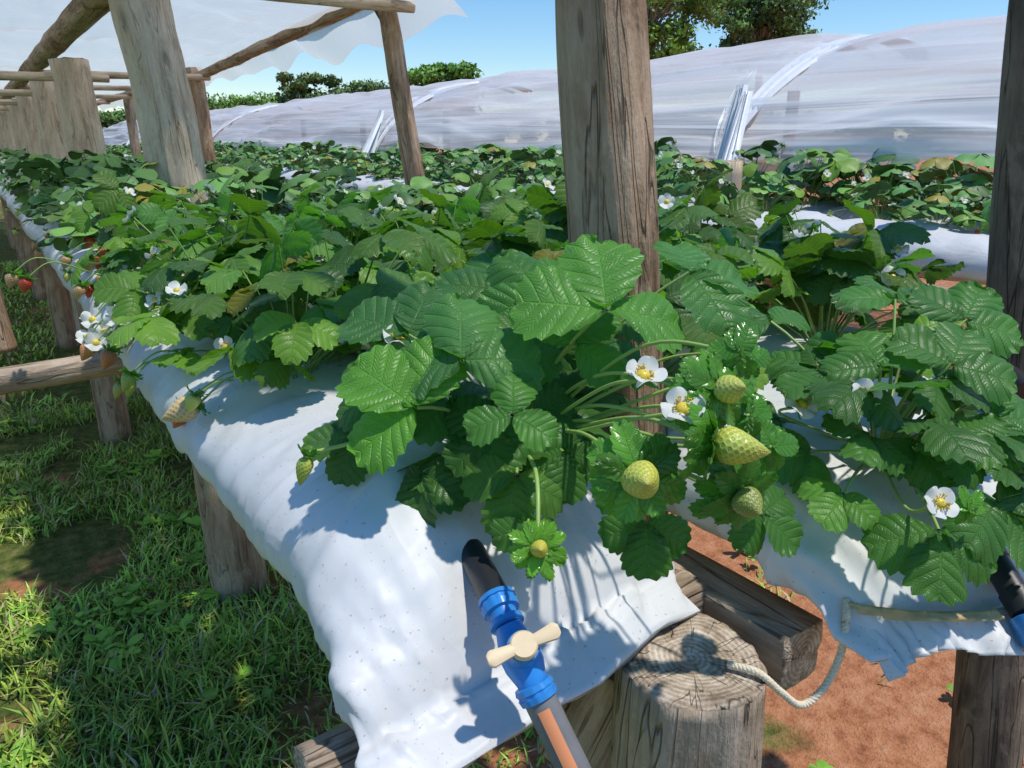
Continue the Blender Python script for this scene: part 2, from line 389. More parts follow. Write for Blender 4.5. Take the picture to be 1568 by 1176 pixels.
def leafset(mb,Ls,C,rng):
    for J,D,N,L,t,spd,fo,cu in Ls:
        j=W(*J); trifol(mb,j,W(*D),W(*N),L,0,rng,np.array(t)*rng.uniform(.95,1.1),spd,fo,cu)
        stem(mb,C+W(rng.uniform(-.012,.012),rng.uniform(-.012,.012),0),j,.0023,.0015,.22,(.29,.43,.11),n=9,seg=8)
# ------------------------------------------------------------------ hero plant
def hero():
    rng=np.random.RandomState(5); mb=MB(); C=W(.005,.775,1.06)
    def wd(v): return W(*v)
    Ls=[
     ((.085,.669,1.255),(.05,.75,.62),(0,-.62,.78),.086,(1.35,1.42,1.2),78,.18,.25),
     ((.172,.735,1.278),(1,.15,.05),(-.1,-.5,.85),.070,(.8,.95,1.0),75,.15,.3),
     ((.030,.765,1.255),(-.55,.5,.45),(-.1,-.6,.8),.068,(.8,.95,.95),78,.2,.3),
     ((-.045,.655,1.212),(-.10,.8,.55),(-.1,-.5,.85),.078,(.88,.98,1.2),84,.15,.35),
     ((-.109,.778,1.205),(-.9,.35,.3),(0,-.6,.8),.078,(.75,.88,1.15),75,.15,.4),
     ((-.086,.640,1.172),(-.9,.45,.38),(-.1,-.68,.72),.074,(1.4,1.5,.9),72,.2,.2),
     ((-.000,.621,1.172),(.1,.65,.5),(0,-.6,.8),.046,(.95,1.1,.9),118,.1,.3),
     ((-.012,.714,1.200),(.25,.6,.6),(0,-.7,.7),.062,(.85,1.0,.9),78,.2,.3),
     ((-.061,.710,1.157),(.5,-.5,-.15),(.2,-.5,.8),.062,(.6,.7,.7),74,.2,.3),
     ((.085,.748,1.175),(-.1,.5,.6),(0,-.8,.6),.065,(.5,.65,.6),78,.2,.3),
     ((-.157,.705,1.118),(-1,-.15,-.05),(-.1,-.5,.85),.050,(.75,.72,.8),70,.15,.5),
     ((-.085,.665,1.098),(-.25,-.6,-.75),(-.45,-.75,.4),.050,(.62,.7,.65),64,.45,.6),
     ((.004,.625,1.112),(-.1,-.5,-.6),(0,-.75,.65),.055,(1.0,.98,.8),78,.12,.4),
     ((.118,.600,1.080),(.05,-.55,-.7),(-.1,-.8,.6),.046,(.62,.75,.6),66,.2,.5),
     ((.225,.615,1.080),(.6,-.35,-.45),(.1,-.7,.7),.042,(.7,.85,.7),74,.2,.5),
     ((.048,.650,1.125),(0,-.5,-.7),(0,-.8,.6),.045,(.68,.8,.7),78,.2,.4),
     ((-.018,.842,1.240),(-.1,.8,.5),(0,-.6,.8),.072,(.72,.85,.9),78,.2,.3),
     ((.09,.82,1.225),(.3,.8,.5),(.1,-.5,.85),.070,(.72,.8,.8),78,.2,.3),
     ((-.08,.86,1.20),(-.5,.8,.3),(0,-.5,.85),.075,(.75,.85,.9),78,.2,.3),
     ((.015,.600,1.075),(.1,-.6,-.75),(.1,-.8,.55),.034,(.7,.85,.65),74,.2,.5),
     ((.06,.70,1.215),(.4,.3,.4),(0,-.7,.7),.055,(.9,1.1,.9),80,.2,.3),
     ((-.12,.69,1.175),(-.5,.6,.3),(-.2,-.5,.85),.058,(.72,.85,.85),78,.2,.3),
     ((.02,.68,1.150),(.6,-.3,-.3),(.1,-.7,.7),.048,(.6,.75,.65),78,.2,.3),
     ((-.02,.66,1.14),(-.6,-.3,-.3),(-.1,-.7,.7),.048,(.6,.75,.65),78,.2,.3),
    ]
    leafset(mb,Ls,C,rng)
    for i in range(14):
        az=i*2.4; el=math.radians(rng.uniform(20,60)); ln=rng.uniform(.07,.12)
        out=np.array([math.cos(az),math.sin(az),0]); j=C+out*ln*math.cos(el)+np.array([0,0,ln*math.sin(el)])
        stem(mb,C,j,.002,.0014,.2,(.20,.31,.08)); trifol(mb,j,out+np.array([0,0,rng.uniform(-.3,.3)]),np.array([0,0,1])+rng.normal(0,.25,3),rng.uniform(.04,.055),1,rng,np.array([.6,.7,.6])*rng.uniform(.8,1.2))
    G=(.70,.68,.11); GS=(.76,.66,.16)
    st=(.32,.48,.11)
    def fr(p,ax,L,Wd,c,sepL,op,stp,nsep=9,tint=(1,1,1),sw=.6,ns=170):
        p=wd(p); a=nrm(wd(ax)); berry(mb,p,a,L,Wd,rng,c,GS,0,nsep,sepL,op,tint,sw,ns)
        q=p-a*.004
        v,f=tube(catmull([C+np.array([0,0,.02]),wd(stp),q],10),.0019,8); mb.add(v,f,1,None,st)
    fr((.157,.548,1.176),(.97,-.22,-.10),.043,.029,G,.034,105,(.10,.62,1.17),ns=170)
    fr((.100,.548,1.146),(.02,-.82,.25),.033,.029,G,.040,96,(.06,.65,1.145),ns=150)
    fr((.165,.570,1.212),(.35,-.7,.30),.028,.022,(.64,.62,.12),.036,98,(.11,.66,1.19),ns=130)
    fr((.184,.552,1.128),(.25,-.8,-.1),.026,.024,(.28,.32,.06),.034,98,(.12,.64,1.12),tint=(.8,.9,.8),ns=130)
    fr((.021,.528,1.095),(.05,-.8,.35),.015,.0135,(.72,.62,.07),.024,84,(.02,.60,1.13),nsep=10,tint=(1.6,1.4,1.0),sw=.42,ns=90)
    fr((-.190,.650,1.120),(-.25,-.3,-.9),.028,.015,(.52,.55,.08),.012,120,(-.1,.68,1.13),nsep=7,ns=110)
    for p in [(.195,.585,1.185),(.182,.585,1.240),(.225,.70,1.20),(.218,.590,1.155),(.170,.600,1.150)]:
        q=wd(p); 
        for k in range(6):
            th=k*1.05+rng.uniform(-.2,.2); d=wd((math.cos(th),.3*math.sin(th)+.15,math.sin(th)))
            leaflet(mb,q,d,wd((0,-.9,.5)),.024*rng.uniform(.8,1.2),1,rng,np.array((.85,.95,.9))*rng.uniform(.75,1.2),4,wr=.72,fold=.2,curl=.5,pleat=.014,obov=.1,tooth=.04)
        v,f=tube(catmull([C+np.array([0,0,.02]),wd((p[0]*.6,.66,p[2]-.02)),q],8),.0017,8); mb.add(v,f,1,None,st)
    for p,up in [((.106,.585,1.219),(.1,-.35,.95)),((.132,.553,1.202),(.0,-.55,.8)),((.242,.771,1.190),(.1,-.5,.8)),((-.149,.80,1.200),(-.2,-.3,.9)),((-.12,.78,1.20),(.2,-.3,.9))]:
        flower(mb,wd(p),wd(up),.0165,rng,0)
        v,f=tube(catmull([C+np.array([0,0,.02]),wd((p[0]*.6+.01,p[1]+.05,p[2]-.03)),wd(p)-nrm(wd(up))*.003],8),.0016,8); mb.add(v,f,1,None,st)
    for e in [(.16,.60,1.20),(.15,.60,1.17),(.13,.61,1.155)]:
        v,f=tube(catmull([C+np.array([0,0,.03]),wd((e[0]*.5,.68,e[2]-.01)),wd(e)],10),.0018,8); mb.add(v,f,1,None,(.34,.50,.12))
    me=mb.mesh('strawberry_plant_hero_mesh',PM); me.transform(Matrix.Translation(-Vector(C)))
    return obj('strawberry_plant',me,None,tuple(C))
hero()
def second_plant():
    rng=np.random.RandomState(9); mb=MB(); C=W(.405,.775,1.05)
    Ls=[((.389,.618,1.062),(-.15,-.6,-.4),(0,-.6,.8),.062,(.8,.88,.75),75,.15,.4),
     ((.450,.640,1.080),(.5,-.5,-.4),(.1,-.6,.8),.064,(.75,.85,.8),75,.15,.4),
     ((.320,.665,1.075),(-.5,-.5,-.3),(0,-.6,.8),.042,(1.3,1.3,.9),80,.15,.3),
     ((.407,.715,1.110),(.1,-.6,-.3),(0,-.6,.8),.055,(.65,.8,.7),75,.2,.3),
     ((.385,.760,1.175),(-.2,.7,.5),(0,-.6,.8),.060,(.95,1.05,.95),78,.2,.3),
     ((.455,.755,1.178),(.4,.6,.5),(0,-.6,.8),.062,(.95,1.05,1.0),78,.2,.3),
     ((.490,.725,1.130),(.8,-.1,.1),(.1,-.6,.8),.060,(.8,.95,.9),78,.2,.4),
     ((.310,.730,1.090),(-.8,-.2,.0),(-.1,-.6,.8),.050,(.8,.9,.8),78,.2,.4),
     ((.345,.800,1.160),(-.6,.4,.3),(0,-.6,.8),.060,(.75,.9,.9),78,.2,.3),
     ((.500,.820,1.210),(.5,.5,.4),(0,-.6,.8),.064,(.8,.95,.95),78,.2,.3),
     ((.500,.675,1.090),(.7,-.5,-.3),(.2,-.6,.8),.058,(.65,.75,.7),75,.2,.4),
     ((.440,.700,1.125),(.2,-.5,-.1),(0,-.6,.8),.050,(.9,1.0,.8),80,.2,.3),
     ((.355,.700,1.120),(-.3,-.5,-.1),(0,-.6,.8),.048,(.8,.9,.75),80,.2,.3),
     ((.43,.84,1.23),(0,.8,.4),(0,-.5,.8),.062,(.8,.9,.85),78,.2,.3),
     ((.30,.86,1.20),(-.3,.8,.4),(0,-.5,.8),.060,(.75,.85,.85),78,.2,.3)]
    leafset(mb,Ls,C,rng)
    for i in range(16):
        az=i*2.4; el=math.radians(rng.uniform(15,70)); ln=rng.uniform(.08,.15)
        out=np.array([math.cos(az),math.sin(az),0]); j=C+out*ln*math.cos(el)+np.array([0,0,ln*math.sin(el)])
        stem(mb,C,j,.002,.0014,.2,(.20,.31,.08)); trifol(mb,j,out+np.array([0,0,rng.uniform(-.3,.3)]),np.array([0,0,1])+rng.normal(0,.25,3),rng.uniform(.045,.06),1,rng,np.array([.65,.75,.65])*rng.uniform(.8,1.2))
    for p,up,s in [((.300,.74,1.140),(0,-.6,.7),.016),((.350,.715,1.158),(0,-.6,.7),.016),((.374,.600,1.098),(.1,-.7,.6),.0145)]:
        flower(mb,W(*p),W(*up),s,rng,0)
        v,f=tube(catmull([C+np.array([0,0,.02]),W(p[0],p[1]+.05,p[2]-.03),W(*p)-nrm(W(*up))*.003],8),.0016,8); mb.add(v,f,1,None,(.32,.48,.11))
    for k in range(7):
        th=k*.9; d=W(math.cos(th),.15,math.sin(th)); leaflet(mb,W(.400,.600,1.092),d,W(0,-.9,.5),.02,1,rng,(1.2,1.25,.9),4,wr=.5,fold=.2,curl=.5,obov=.1,tooth=.05)
    me=mb.mesh('strawberry_plant_second_mesh',PM); me.transform(Matrix.Translation(-Vector(C)))
    return obj('strawberry_plant',me,None,tuple(C))
second_plant()
# ------------------------------------------------------------------ grow bags
def grow_bag(name,P0,P1,A0,A1,zb,T,fine_to,skew=0,lip=.05,droop=.02,seed=0,amp=1.0,nphi=104,far_amp=.008):
    mb=MB(); ys=[]; y=0
    L=A1-A0
    while y<L:
        ys.append(y); a=A0+y
        y+= .005 if y<.35 and fine_to>0 else (.009 if a<fine_to else (.05 if a<6 else .3))
    ys.append(L); V=[]
    hw=(P1-P0)/2; cx=(P0+P1)/2
    def rg(v,k=3.2):
        q=max(0,1-abs(v)*k); return q*q*(3-2*q)
    for y in ys:
        t=min(1,max(0,(y-lip)/.19)); th=.007+T*math.sin(t*math.pi/2)**.8
        e=min(1,max(0,(L-y)/.2)); th*=.1+.9*math.sqrt(e)
        wsc=1+.06*(1-t)
        wob=.008*nz(y*2.2,seed,3.1)
        bulge=1+.035*math.sin((A0+y-.5)/1.55*2*math.pi-1.2)*t
        zc=zb-droop*max(0,1-y/(lip*1.6))**1.2
        ridge=.0040*math.exp(-((y-lip*.9)/.003)**2)
        for j in range(nphi):
            ph=2*math.pi*j/nphi; c,s=math.cos(ph),math.sin(ph)
            x=hw*wsc*bulge*math.copysign(abs(c)**1.0,c)
            zz=th*(.40+.60*math.copysign(abs(s)**1.0,s))
            if s<0: zz=th*(.40-.40*abs(s)**.7)-.016*t*abs(s)*(1+math.sin((A0+y)*4.0))*.5
            X=cx+x+wob; Y=A0+y+skew*(x+hw)*max(0,1-y/.5)
            k=1-.5*max(0,1-y/.03)
            if y<6:
                side=abs(c)**1.5
                w1=nz(X*6,Y*6+seed,zz*3)
                warp=.05*nz(X*7,Y*7,seed)
                r1=rg(nz(X*3+seed,(Y+warp)*12,zz*6))
                r2=rg(nz(X*4-seed,(Y+warp)*27+X*9,zz*4),3.5)
                fan=rg(nz((X-cx+warp*.4)*24/(1+y*2)+seed,Y*1.8,1.7))*max(0,1-y/.42)*min(1,y/.03)
                fan2=rg(nz((X-cx)*50/(1+y*2)+seed,Y*4.0,7.7))*max(0,1-abs(y-lip*1.6)/.12)
                d=(.008*w1+.0075*r1*(.10+.90*side)+.005*r2*side+.012*fan+.007*fan2)*amp
                if y<lip: d+=.008*nz(X*22+seed,Y*12,3)
            else: d=far_amp*nz(X*5,Y*3,zz*5)
            if s<-.3: d*=.3
            d*=k
            X+=c*d*.6; zz+=s*d+(ridge if s>0 else 0)
            ez=.012*nz(X*14,seed,8)*max(0,1-y/lip)
            V.append((X,Y+(.016*nz(X*9,seed,4)*max(0,1-y/lip)),zc+zz+ez))
    F=grid_faces(len(ys),nphi,True)
    F.append(list(range(nphi))[::-1]);F.append([(len(ys)-1)*nphi+i for i in range(nphi)])
    mb.add(V,F,0)
    nq=(len(ys)-1)*nphi
    for q in range(nq):
        j=q%nphi; ph=2*math.pi*(j+.5)/nphi
        if math.sin(ph)<-.75: mb.MI[q]=1
    me=mb.mesh(name+'_mesh',[M['bag'],M['black']])
    return obj(name,me)
bag1=grow_bag('grow_bag',.188,.550,.410,15,.942,.138,2.4,.13,seed=1)
bag2=grow_bag('grow_bag',.625,.975,.300,15,.945,.125,1.6,-.45,seed=5,droop=.012,lip=.03,amp=1.2)
bag3=grow_bag('grow_bag',1.06,1.42,.52,15,.945,.115,0,0,seed=9)
for (a,b,A0,sd) in [(2.66,3.08,.6,12),(3.42,3.78,.6,15)]:
    grow_bag('grow_bag',a,b,A0,24,.93,.165,0,0,seed=sd,nphi=32,amp=3.2,far_amp=.04)
def flapmesh(name,edge,bot,mat,parent,seed,fold=.006,n=60,m=14):
    mb=MB();V=[]
    edge=catmull(edge,20);bot=catmull(bot,20)
    def samp(c,t):
        i=int(min(t,len(c)-1.001));f=t-i; return c[i]*(1-f)+c[i+1]*f
    for i in range(n):
        a=samp(edge,i/(n-1)*(len(edge)-1)); b=samp(bot,i/(n-1)*(len(bot)-1))
        for j in range(m):
            s=j/(m-1); p=a*(1-s)+b*s
            f=fold*(.2+s)*(1-abs(nz(i/n*9+seed,s*.8,seed))*2.6)+fold*.4*nz(i/n*26,s*2,seed)
            V.append(p+np.array([f*.3,-f,f*.6]))
    mb.add(V,grid_faces(n,m),0); me=mb.mesh(name,[mat]); o=obj(name,me,parent)
    sm=o.modifiers.new('s','SOLIDIFY'); sm.thickness=.0008
    return o
flapmesh('end_flap',[W(.322,.648,.962),W(.36,.634,.966),W(.40,.630,.966),W(.455,.634,.964),W(.495,.650,.962)],
   [W(.352,.590,.918),W(.375,.600,.935),W(.41,.605,.942),W(.45,.603,.938),W(.480,.605,.936)],M['bag'],bag2,7.3,.008)
flapmesh('tape_hem',[W(.324,.636,.974),W(.36,.624,.975),W(.40,.620,.974),W(.455,.624,.973),W(.465,.630,.971)],
   [W(.326,.630,.968),W(.36,.618,.967),W(.40,.614,.967),W(.455,.618,.965),W(.465,.624,.965)],M['tape'],bag2,1.3,.005,80,5)
# ------------------------------------------------------------------ logs
def log(name,p0,p1,r0,r1,mat,seg=28,nl=None,parent=None,rough=.06,flat=1.0,seed=None,square=0,bend=.0):
    p0=Vector(p0);p1=Vector(p1); L=(p1-p0).length; seed=random.uniform(0,99) if seed is None else seed
    nl=nl or max(6,int(L/.06)); V=[];
    bx,by=random.uniform(-1,1)*bend,random.uniform(-1,1)*bend
    for i in range(nl+1):
        t=i/nl; r=r0+(r1-r0)*t; z=t*L
        for j in range(seg):
            a=2*math.pi*j/seg; c,s=math.cos(a),math.sin(a)
            q=1.0
            if square: q=(1-square)+square/max(abs(c),abs(s))*.95
            rr=r*q*(1+rough*1.5*nz(c*1.2+seed,s*1.2,z*2.2)+rough*.9*nz(c*3.5,s*3.5+seed,z*6)+rough*.45*nz(c*11,s*11+seed,z*3))
            b=math.sin(t*math.pi)
            V.append((rr*c+bx*b,rr*s*flat+by*b,z))
    F=grid_faces(nl+1,seg,True); MI=[0]*len(F)
    for end,(i,sg) in enumerate(((0,-1),(nl,1))):
        ring=[i*seg+j for j in range(seg)]; cx=sum(V[k][0] for k in ring)/seg; cy=sum(V[k][1] for k in ring)/seg; z0=V[ring[0]][2]
        prev=ring
        for k,fac in enumerate((.97,.85,.68,.5,.32,.15)):
            new=[]
            for j in range(seg):
                x=cx+(V[ring[j]][0]-cx)*fac;y=cy+(V[ring[j]][1]-cy)*fac
                V.append((x,y,z0+sg*(.0025 if k else .001)+.006*nz(x*25+seed,y*25,2)*(r0/.07))); new.append(len(V)-1)
            for j in range(seg):
                q=[prev[j],prev[(j+1)%seg],new[(j+1)%seg],new[j]]
                F.append(q if sg>0 else q[::-1]); MI.append(1)
            prev=new
        F.append(prev if sg>0 else prev[::-1]); MI.append(1)
    mb=MB(); mb.add(V,F); mb.MI=MI
    me=mb.mesh(name+'_mesh',[mat,M['end']])
    o=obj(name,me,parent); o.rotation_mode='QUATERNION'; o.rotation_quaternion=(p1-p0).to_track_quat('Z','Y'); o.location=p0
    return o
log('wooden_post',W(.232,.86,0),W(.030,.93,2.3),.053,.047,M['bark'],64,120,rough=.10,seed=3)
log('wooden_post',W(.967,1.208,0),W(.77,1.33,2.3),.064,.052,M['dark'],40,80,seed=8)
log('wooden_post',(.74,3.05,0),W(-1.285,2.87,2.05),.118,.120,M['pale'],48,90,flat=.8,seed=12,rough=.11)
log('wooden_post',(.58,4.73,0),W(-2.268,4.2,1.79),.13,.11,M['pale'],32,50,flat=.8,rough=.1)
for k in range(7):
    log('wooden_post',(.56+random.uniform(-.03,.03),6.4+1.65*k,0),(.54,6.4+1.65*k,1.80),.10,.09,M['pale'],20,20,rough=.1)
log('wooden_post',W(-.29,3.6,0),W(-.56,3.6,2.1),.048,.040,M['bark'],24,50,rough=.16,bend=.02)
log('wooden_post',W(-2.43,6.53,0),W(-2.54,6.53,1.95),.065,.06,M['bark'],20,30,rough=.12)
for k in range(3): log('wooden_post',(1.66,10+3.2*k,0),(1.64,10+3.2*k,1.9),.06,.05,M['beam'],16,14)
roof=empty('plastic_roof_shelter',(0.5,3,0))
def rlog(n,a,b,r,m,**k):
    o=log(n,a,b,r,r*.9,m,20,40,rough=.14,**k); o.parent=roof; o.matrix_parent_inverse=Matrix.Translation((-.5,-3,0)); return o
rlog('eave_beam',(1.60,2.7,2.03),(1.64,7.0,1.87),.036,M['bark'])
rlog('eave_beam',(1.64,6.9,1.90),(1.64,17,1.88),.036,M['beam'])
rlog('ridge_beam',(.50,3.0,1.90),(.52,16,1.86),.055,M['bark'])
rlog('cross_beam',(-1.3,3.08,1.905),(1.66,3.13,1.93),.026,M['pale'])
for k in range(1,8):
    A=3.08+1.65*k; rlog('cross_beam',(-1.3,A,1.69),(.70,A+.02,1.71),.024,M['pale'])
    if k>1: rlog('rafter',(.5,A+.1,1.84),(1.66,A+.1,1.86),.024,M['pale'])
rlog('brace',(1.66,3.3,1.80),(1.50,3.3,2.05),.010,M['dark'])
def roofsheet():
    mb=MB();V=[];nu,nv=150,60
    for i in range(nu):
        A=2.80+(i/(nu-1))**1.5*14
        for j in range(nv):
            s=j/(nv-1); P=-1.35+3.15*s
            z=1.955+.10*math.sin(s*math.pi)+.035*math.cos((A-3.08)/1.65*2*math.pi)*.5
            z+=.03*mn.fractal(Vector((P*1.5,A*1.1,0)),.8,2,3)+.03*(1-abs(nz(P*7,A*1.3,5))*2)
            if s>.93: z-=(s-.93)*2.0*(1+.9*nz(A*2.5,1,1)); P-=(s-.93)*1.0
            if s<.06: z-=(.06-s)*2.2
            V.append((P-.5,A-3,z))
    mb.add(V,grid_faces(nu,nv)); return obj('plastic_sheet',mb.mesh('roof_sheet',[M['roof']]),roof)
roofsheet()
log('support_post',W(.179,.632,0),W(.177,.630,.912),.078,.071,M['beam'],72,60,rough=.08,seed=21)
def rail(n,a,b,r,m=None,**k): return log(n,a,b,r,r*.92,m or M['beam'],32,50,rough=.10,**k)
rail('wooden_rail',(.145,.505,.885),(.60,.505,.900),.033,square=.3,seed=4)
rail('wooden_rail',(.625,.375,.890),(.585,3.0,.880),.034,square=.8,seed=6)
log('wooden_block',W(.085,.72,.72),W(.13,.70,.86),.05,.05,M['bark'],24,20,square=.6)
log('wooden_rail',(.40,.56,.83),(.56,.50,.86),.026,.028,M['bark'],24,20,square=.3)
log('support_post',(.50,2.28,0),(.47,2.28,.93),.085,.08,M['bark'],32,30)
rail('wooden_rail',(-.75,1.96,.88),(.58,2.02,.89),.032)
rail('wooden_rail',(.58,1.3,.88),(1.55,1.3,.885),.035)
log('wooden_post',(-.02,2.22,.90),(-.05,2.26,1.36),.05,.045,M['bark'],24,40)
for r,(a,b) in enumerate([(.2,.54),(.63,.97),(1.06,1.42),(2.72,3.08),(3.42,3.78)]):
    for k in range(5):
        A=3.9+2.1*k
        log('support_post',((a+b)/2,A,0),((a+b)/2,A,.93),.07,.065,M['bark'],14,8)
rail('wooden_rail',(1.0,.62,.88),(1.55,.60,.885),.035)
rail('wooden_rail',(2.60,1.0,.90),(2.60,16,.90),.04)
for k in range(4): log('support_post',(2.9,.9+1.2*k,0),(2.9,.9+1.2*k,.93),.06,.06,M['bark'],14,8)
# ------------------------------------------------------------------ plants along the beds
def row(P,A0,A1,z,step,skip=0.,off=.07,sc=1.0,farA=2.4):
    A=A0;k=0
    while A<A1:
        if random.random()>skip:
            put_plant(P+(off if k%2 else -off)+random.uniform(-.02,.02),A+random.uniform(-.03,.03),z,A>farA,sc*random.uniform(.9,1.12))
        A+=step*(1 if A<6 else 1.4); k+=1
row(.40,1.02,14,1.065,.185,off=.06)
put_plant(.33,1.22,1.055,False,.95)
row(.80,.72,14,1.055,.175,off=.07)
row(1.26,.72,1.8,1.05,.16,off=.09,sc=1.08,farA=1.7)
row(1.24,1.9,14,1.04,.17,off=.08,sc=.93,farA=1.7)
row(2.96,.9,22,1.08,.28,.15,.06,.95,0)
row(3.60,.9,22,1.05,.19,.05,.09,1.35,0)
row(-.78,2.9,12,1.0,.22,.0,.1,1.1,0)
def extras():
    rng=np.random.RandomState(3); mb=MB()
    o=np.array([.30,1.1,1.05])
    for p,up,s in [((.597,1.184,1.195),(0,-.7,.6),.019),((-.406,1.04,1.12),(-.3,-.6,.6),.016),((-.614,1.285,1.165),(-.2,-.6,.7),.017)]:
        q=W(*p); flower(mb,q,W(*up),s,rng,0)
        v,f=tube(catmull([q+np.array([.03,.09,-.09]),q+np.array([.015,.03,-.03]),q-nrm(W(*up))*.003],8),.0014,7); mb.add(v,f,1,None,(.26,.42,.09))
    for i in range(22):
        q=W(-.752+rng.uniform(-.06,.05),1.40+rng.uniform(-.07,.12),1.06+rng.uniform(-.05,.05)); flower(mb,q,W(-.4,-.6,.5)+rng.normal(0,.3,3),.019,rng,1)
        v,f=tube(catmull([q+np.array([.12,.03,.0]),q+np.array([.05,.0,.04]),q],6),.0013,5); mb.add(v,f,1,None,(.26,.40,.09))
    def bb(p,ax,L,Wd,c,sepL=.016):
        q=W(*p); a=nrm(W(*ax)); berry(mb,q,a,L,Wd,rng,c,(.8,.62,.2),0,8,sepL,95,nseed=120)
        v,f=tube(catmull([q+np.array([.12,.02,.0]),q+np.array([.05,.0,.03]),q-a*.002],8),.0015,6); mb.add(v,f,1,None,(.30,.42,.10))
    bb((-.415,.945,1.068),(-.85,-.3,-.30),.048,.032,(.88,.55,.26))
    bb((-.455,1.00,1.045),(-.4,-.5,-.7),.034,.026,(.80,.14,.05))
    bb((-.62,1.18,1.03),(-.2,-.3,-.9),.032,.018,(.46,.50,.08)); bb((-.66,1.22,1.01),(-.3,-.3,-.8),.03,.017,(.50,.46,.10))
    bb((-.60,1.14,1.05),(-.2,-.5,-.7),.03,.02,(.50,.52,.09)); bb((-.70,1.28,1.05),(-.2,-.5,-.7),.036,.027,(.80,.22,.06))
    bb((-.78,1.36,1.04),(-.3,-.5,-.7),.034,.026,(.80,.30,.10))
    for i in range(14):
        bb((-1.0+rng.uniform(-.14,.1),1.80+rng.uniform(-.2,.3),1.12+rng.uniform(-.07,.06)),(-.2,-.4,-.9),.034,.026,(.75,.05,.02) if i%2==0 else (.80,.42,.18))
    me=mb.mesh('x',PM); me.transform(Matrix.Translation(-Vector(o))); obj('strawberry_flowers_and_berries',me,None,tuple(o))
extras()
# ------------------------------------------------------------------ irrigation valve
val=empty('irrigation_valve',tuple(W(.006,.526,.993)))
vinv=Matrix.Translation(-Vector(W(.006,.526,.993)))
def lathe(name,p0,p1,prof,mat,seg=40,rib=None,parent=val,inv=vinv):
    p0=np.asarray(p0,float);p1=np.asarray(p1,float);ax=nrm(p1-p0);L=np.linalg.norm(p1-p0)
    a=nrm(np.cross(ax,[.2,.3,.9]));b=np.cross(ax,a);V=[]
    for t,r in prof:
        for j in range(seg):
            an=2*math.pi*j/seg; rr=r*(1+(.05 if rib and (j//2)%2 and .12<t<.88 else 0))
            V.append(p0+ax*t*L+a*math.cos(an)*rr+b*math.sin(an)*rr)
    F=grid_faces(len(prof),seg,True); F.append(list(range(seg))[::-1]);F.append([(len(prof)-1)*seg+j for j in range(seg)])
    mb=MB();mb.add(V,F); o=obj(name,mb.mesh(name,[mat]),parent); o.matrix_parent_inverse=inv
    m=o.modifiers.new('e','EDGE_SPLIT'); m.split_angle=math.radians(40)
    return o
A_=W(-.045,.655,1.028);N_=W(-.012,.566,1.020);V_=W(.006,.526,1.000);C_=W(.020,.508,.975);E_=W(.085,.445,.86)
lathe('inlet_pipe',A_,N_,[(0,.0135),(.3,.0137),(.7,.0132),(1,.0135)],M['black'])
d1=nrm(V_-N_)
lathe('inlet_nut',N_-d1*.006,N_+d1*.010,[(0,.0130),(.02,.0160),(.3,.0165),(.31,.0150),(.6,.0150),(.61,.0163),(.96,.0160),(1,.013)],M['blue'],48,True)
lathe('inlet_neck',N_+d1*.009,N_+d1*.024,[(0,.0125),(.5,.0110),(1,.0125)],M['blue'])
lathe('collar',N_+d1*.018,N_+d1*.023,[(0,.0145),(.1,.0152),(.9,.0152),(1,.0145)],M['blue'])
lathe('valve_body',N_+d1*.023,C_-d1*.004,[(0,.0115),(.12,.0130),(.35,.0168),(.5,.0175),(.65,.0168),(.88,.0130),(1,.0115)],M['blue'])
d2=nrm(E_-C_)
lathe('outlet_nut',C_-d2*.008,C_+d2*.006,[(0,.0130),(.03,.0158),(.35,.0162),(.36,.015),(.6,.015),(.61,.0160),(.95,.0158),(1,.013)],M['blue'],48,True)
lathe('outlet_hose',C_+d2*.004,E_,[(0,.0135),(.2,.0133),(.5,.0137),(1,.0135)],M['grey'])
def stripe():
    ax=d2; vn=nrm(W(-.02,-.55,.55)); b=nrm(np.cross(ax,vn)); n=nrm(np.cross(b,ax)); V=[]
    for i in range(12):
        for j in range(7):
            an=(j/6-.5)*.75+.15
            V.append(C_+ax*(.012+i/11*.12)+(n*math.cos(an)+b*math.sin(an))*.01415)
    mb=MB();mb.add(V,grid_faces(12,7)); o=obj('hose_stripe',mb.mesh('hs',[M['orange']]),val); o.matrix_parent_inverse=vinv
stripe()
hub_n=nrm(W(.05,-.62,.78)); lv=nrm(W(.050,.008,.026)); lv=nrm(lv-hub_n*np.dot(lv,hub_n)); cr=np.cross(hub_n,lv)
Vc=W(.008,.524,1.000)
lathe('stem_boss',Vc,Vc+hub_n*.022,[(0,.0135),(.9,.0135),(1,.0125)],M['blue'])
lathe('handle_hub',Vc+hub_n*.019,Vc+hub_n*.0285,[(0,.0105),(.1,.0115),(.8,.0115),(1,.0100)],M['cream'])
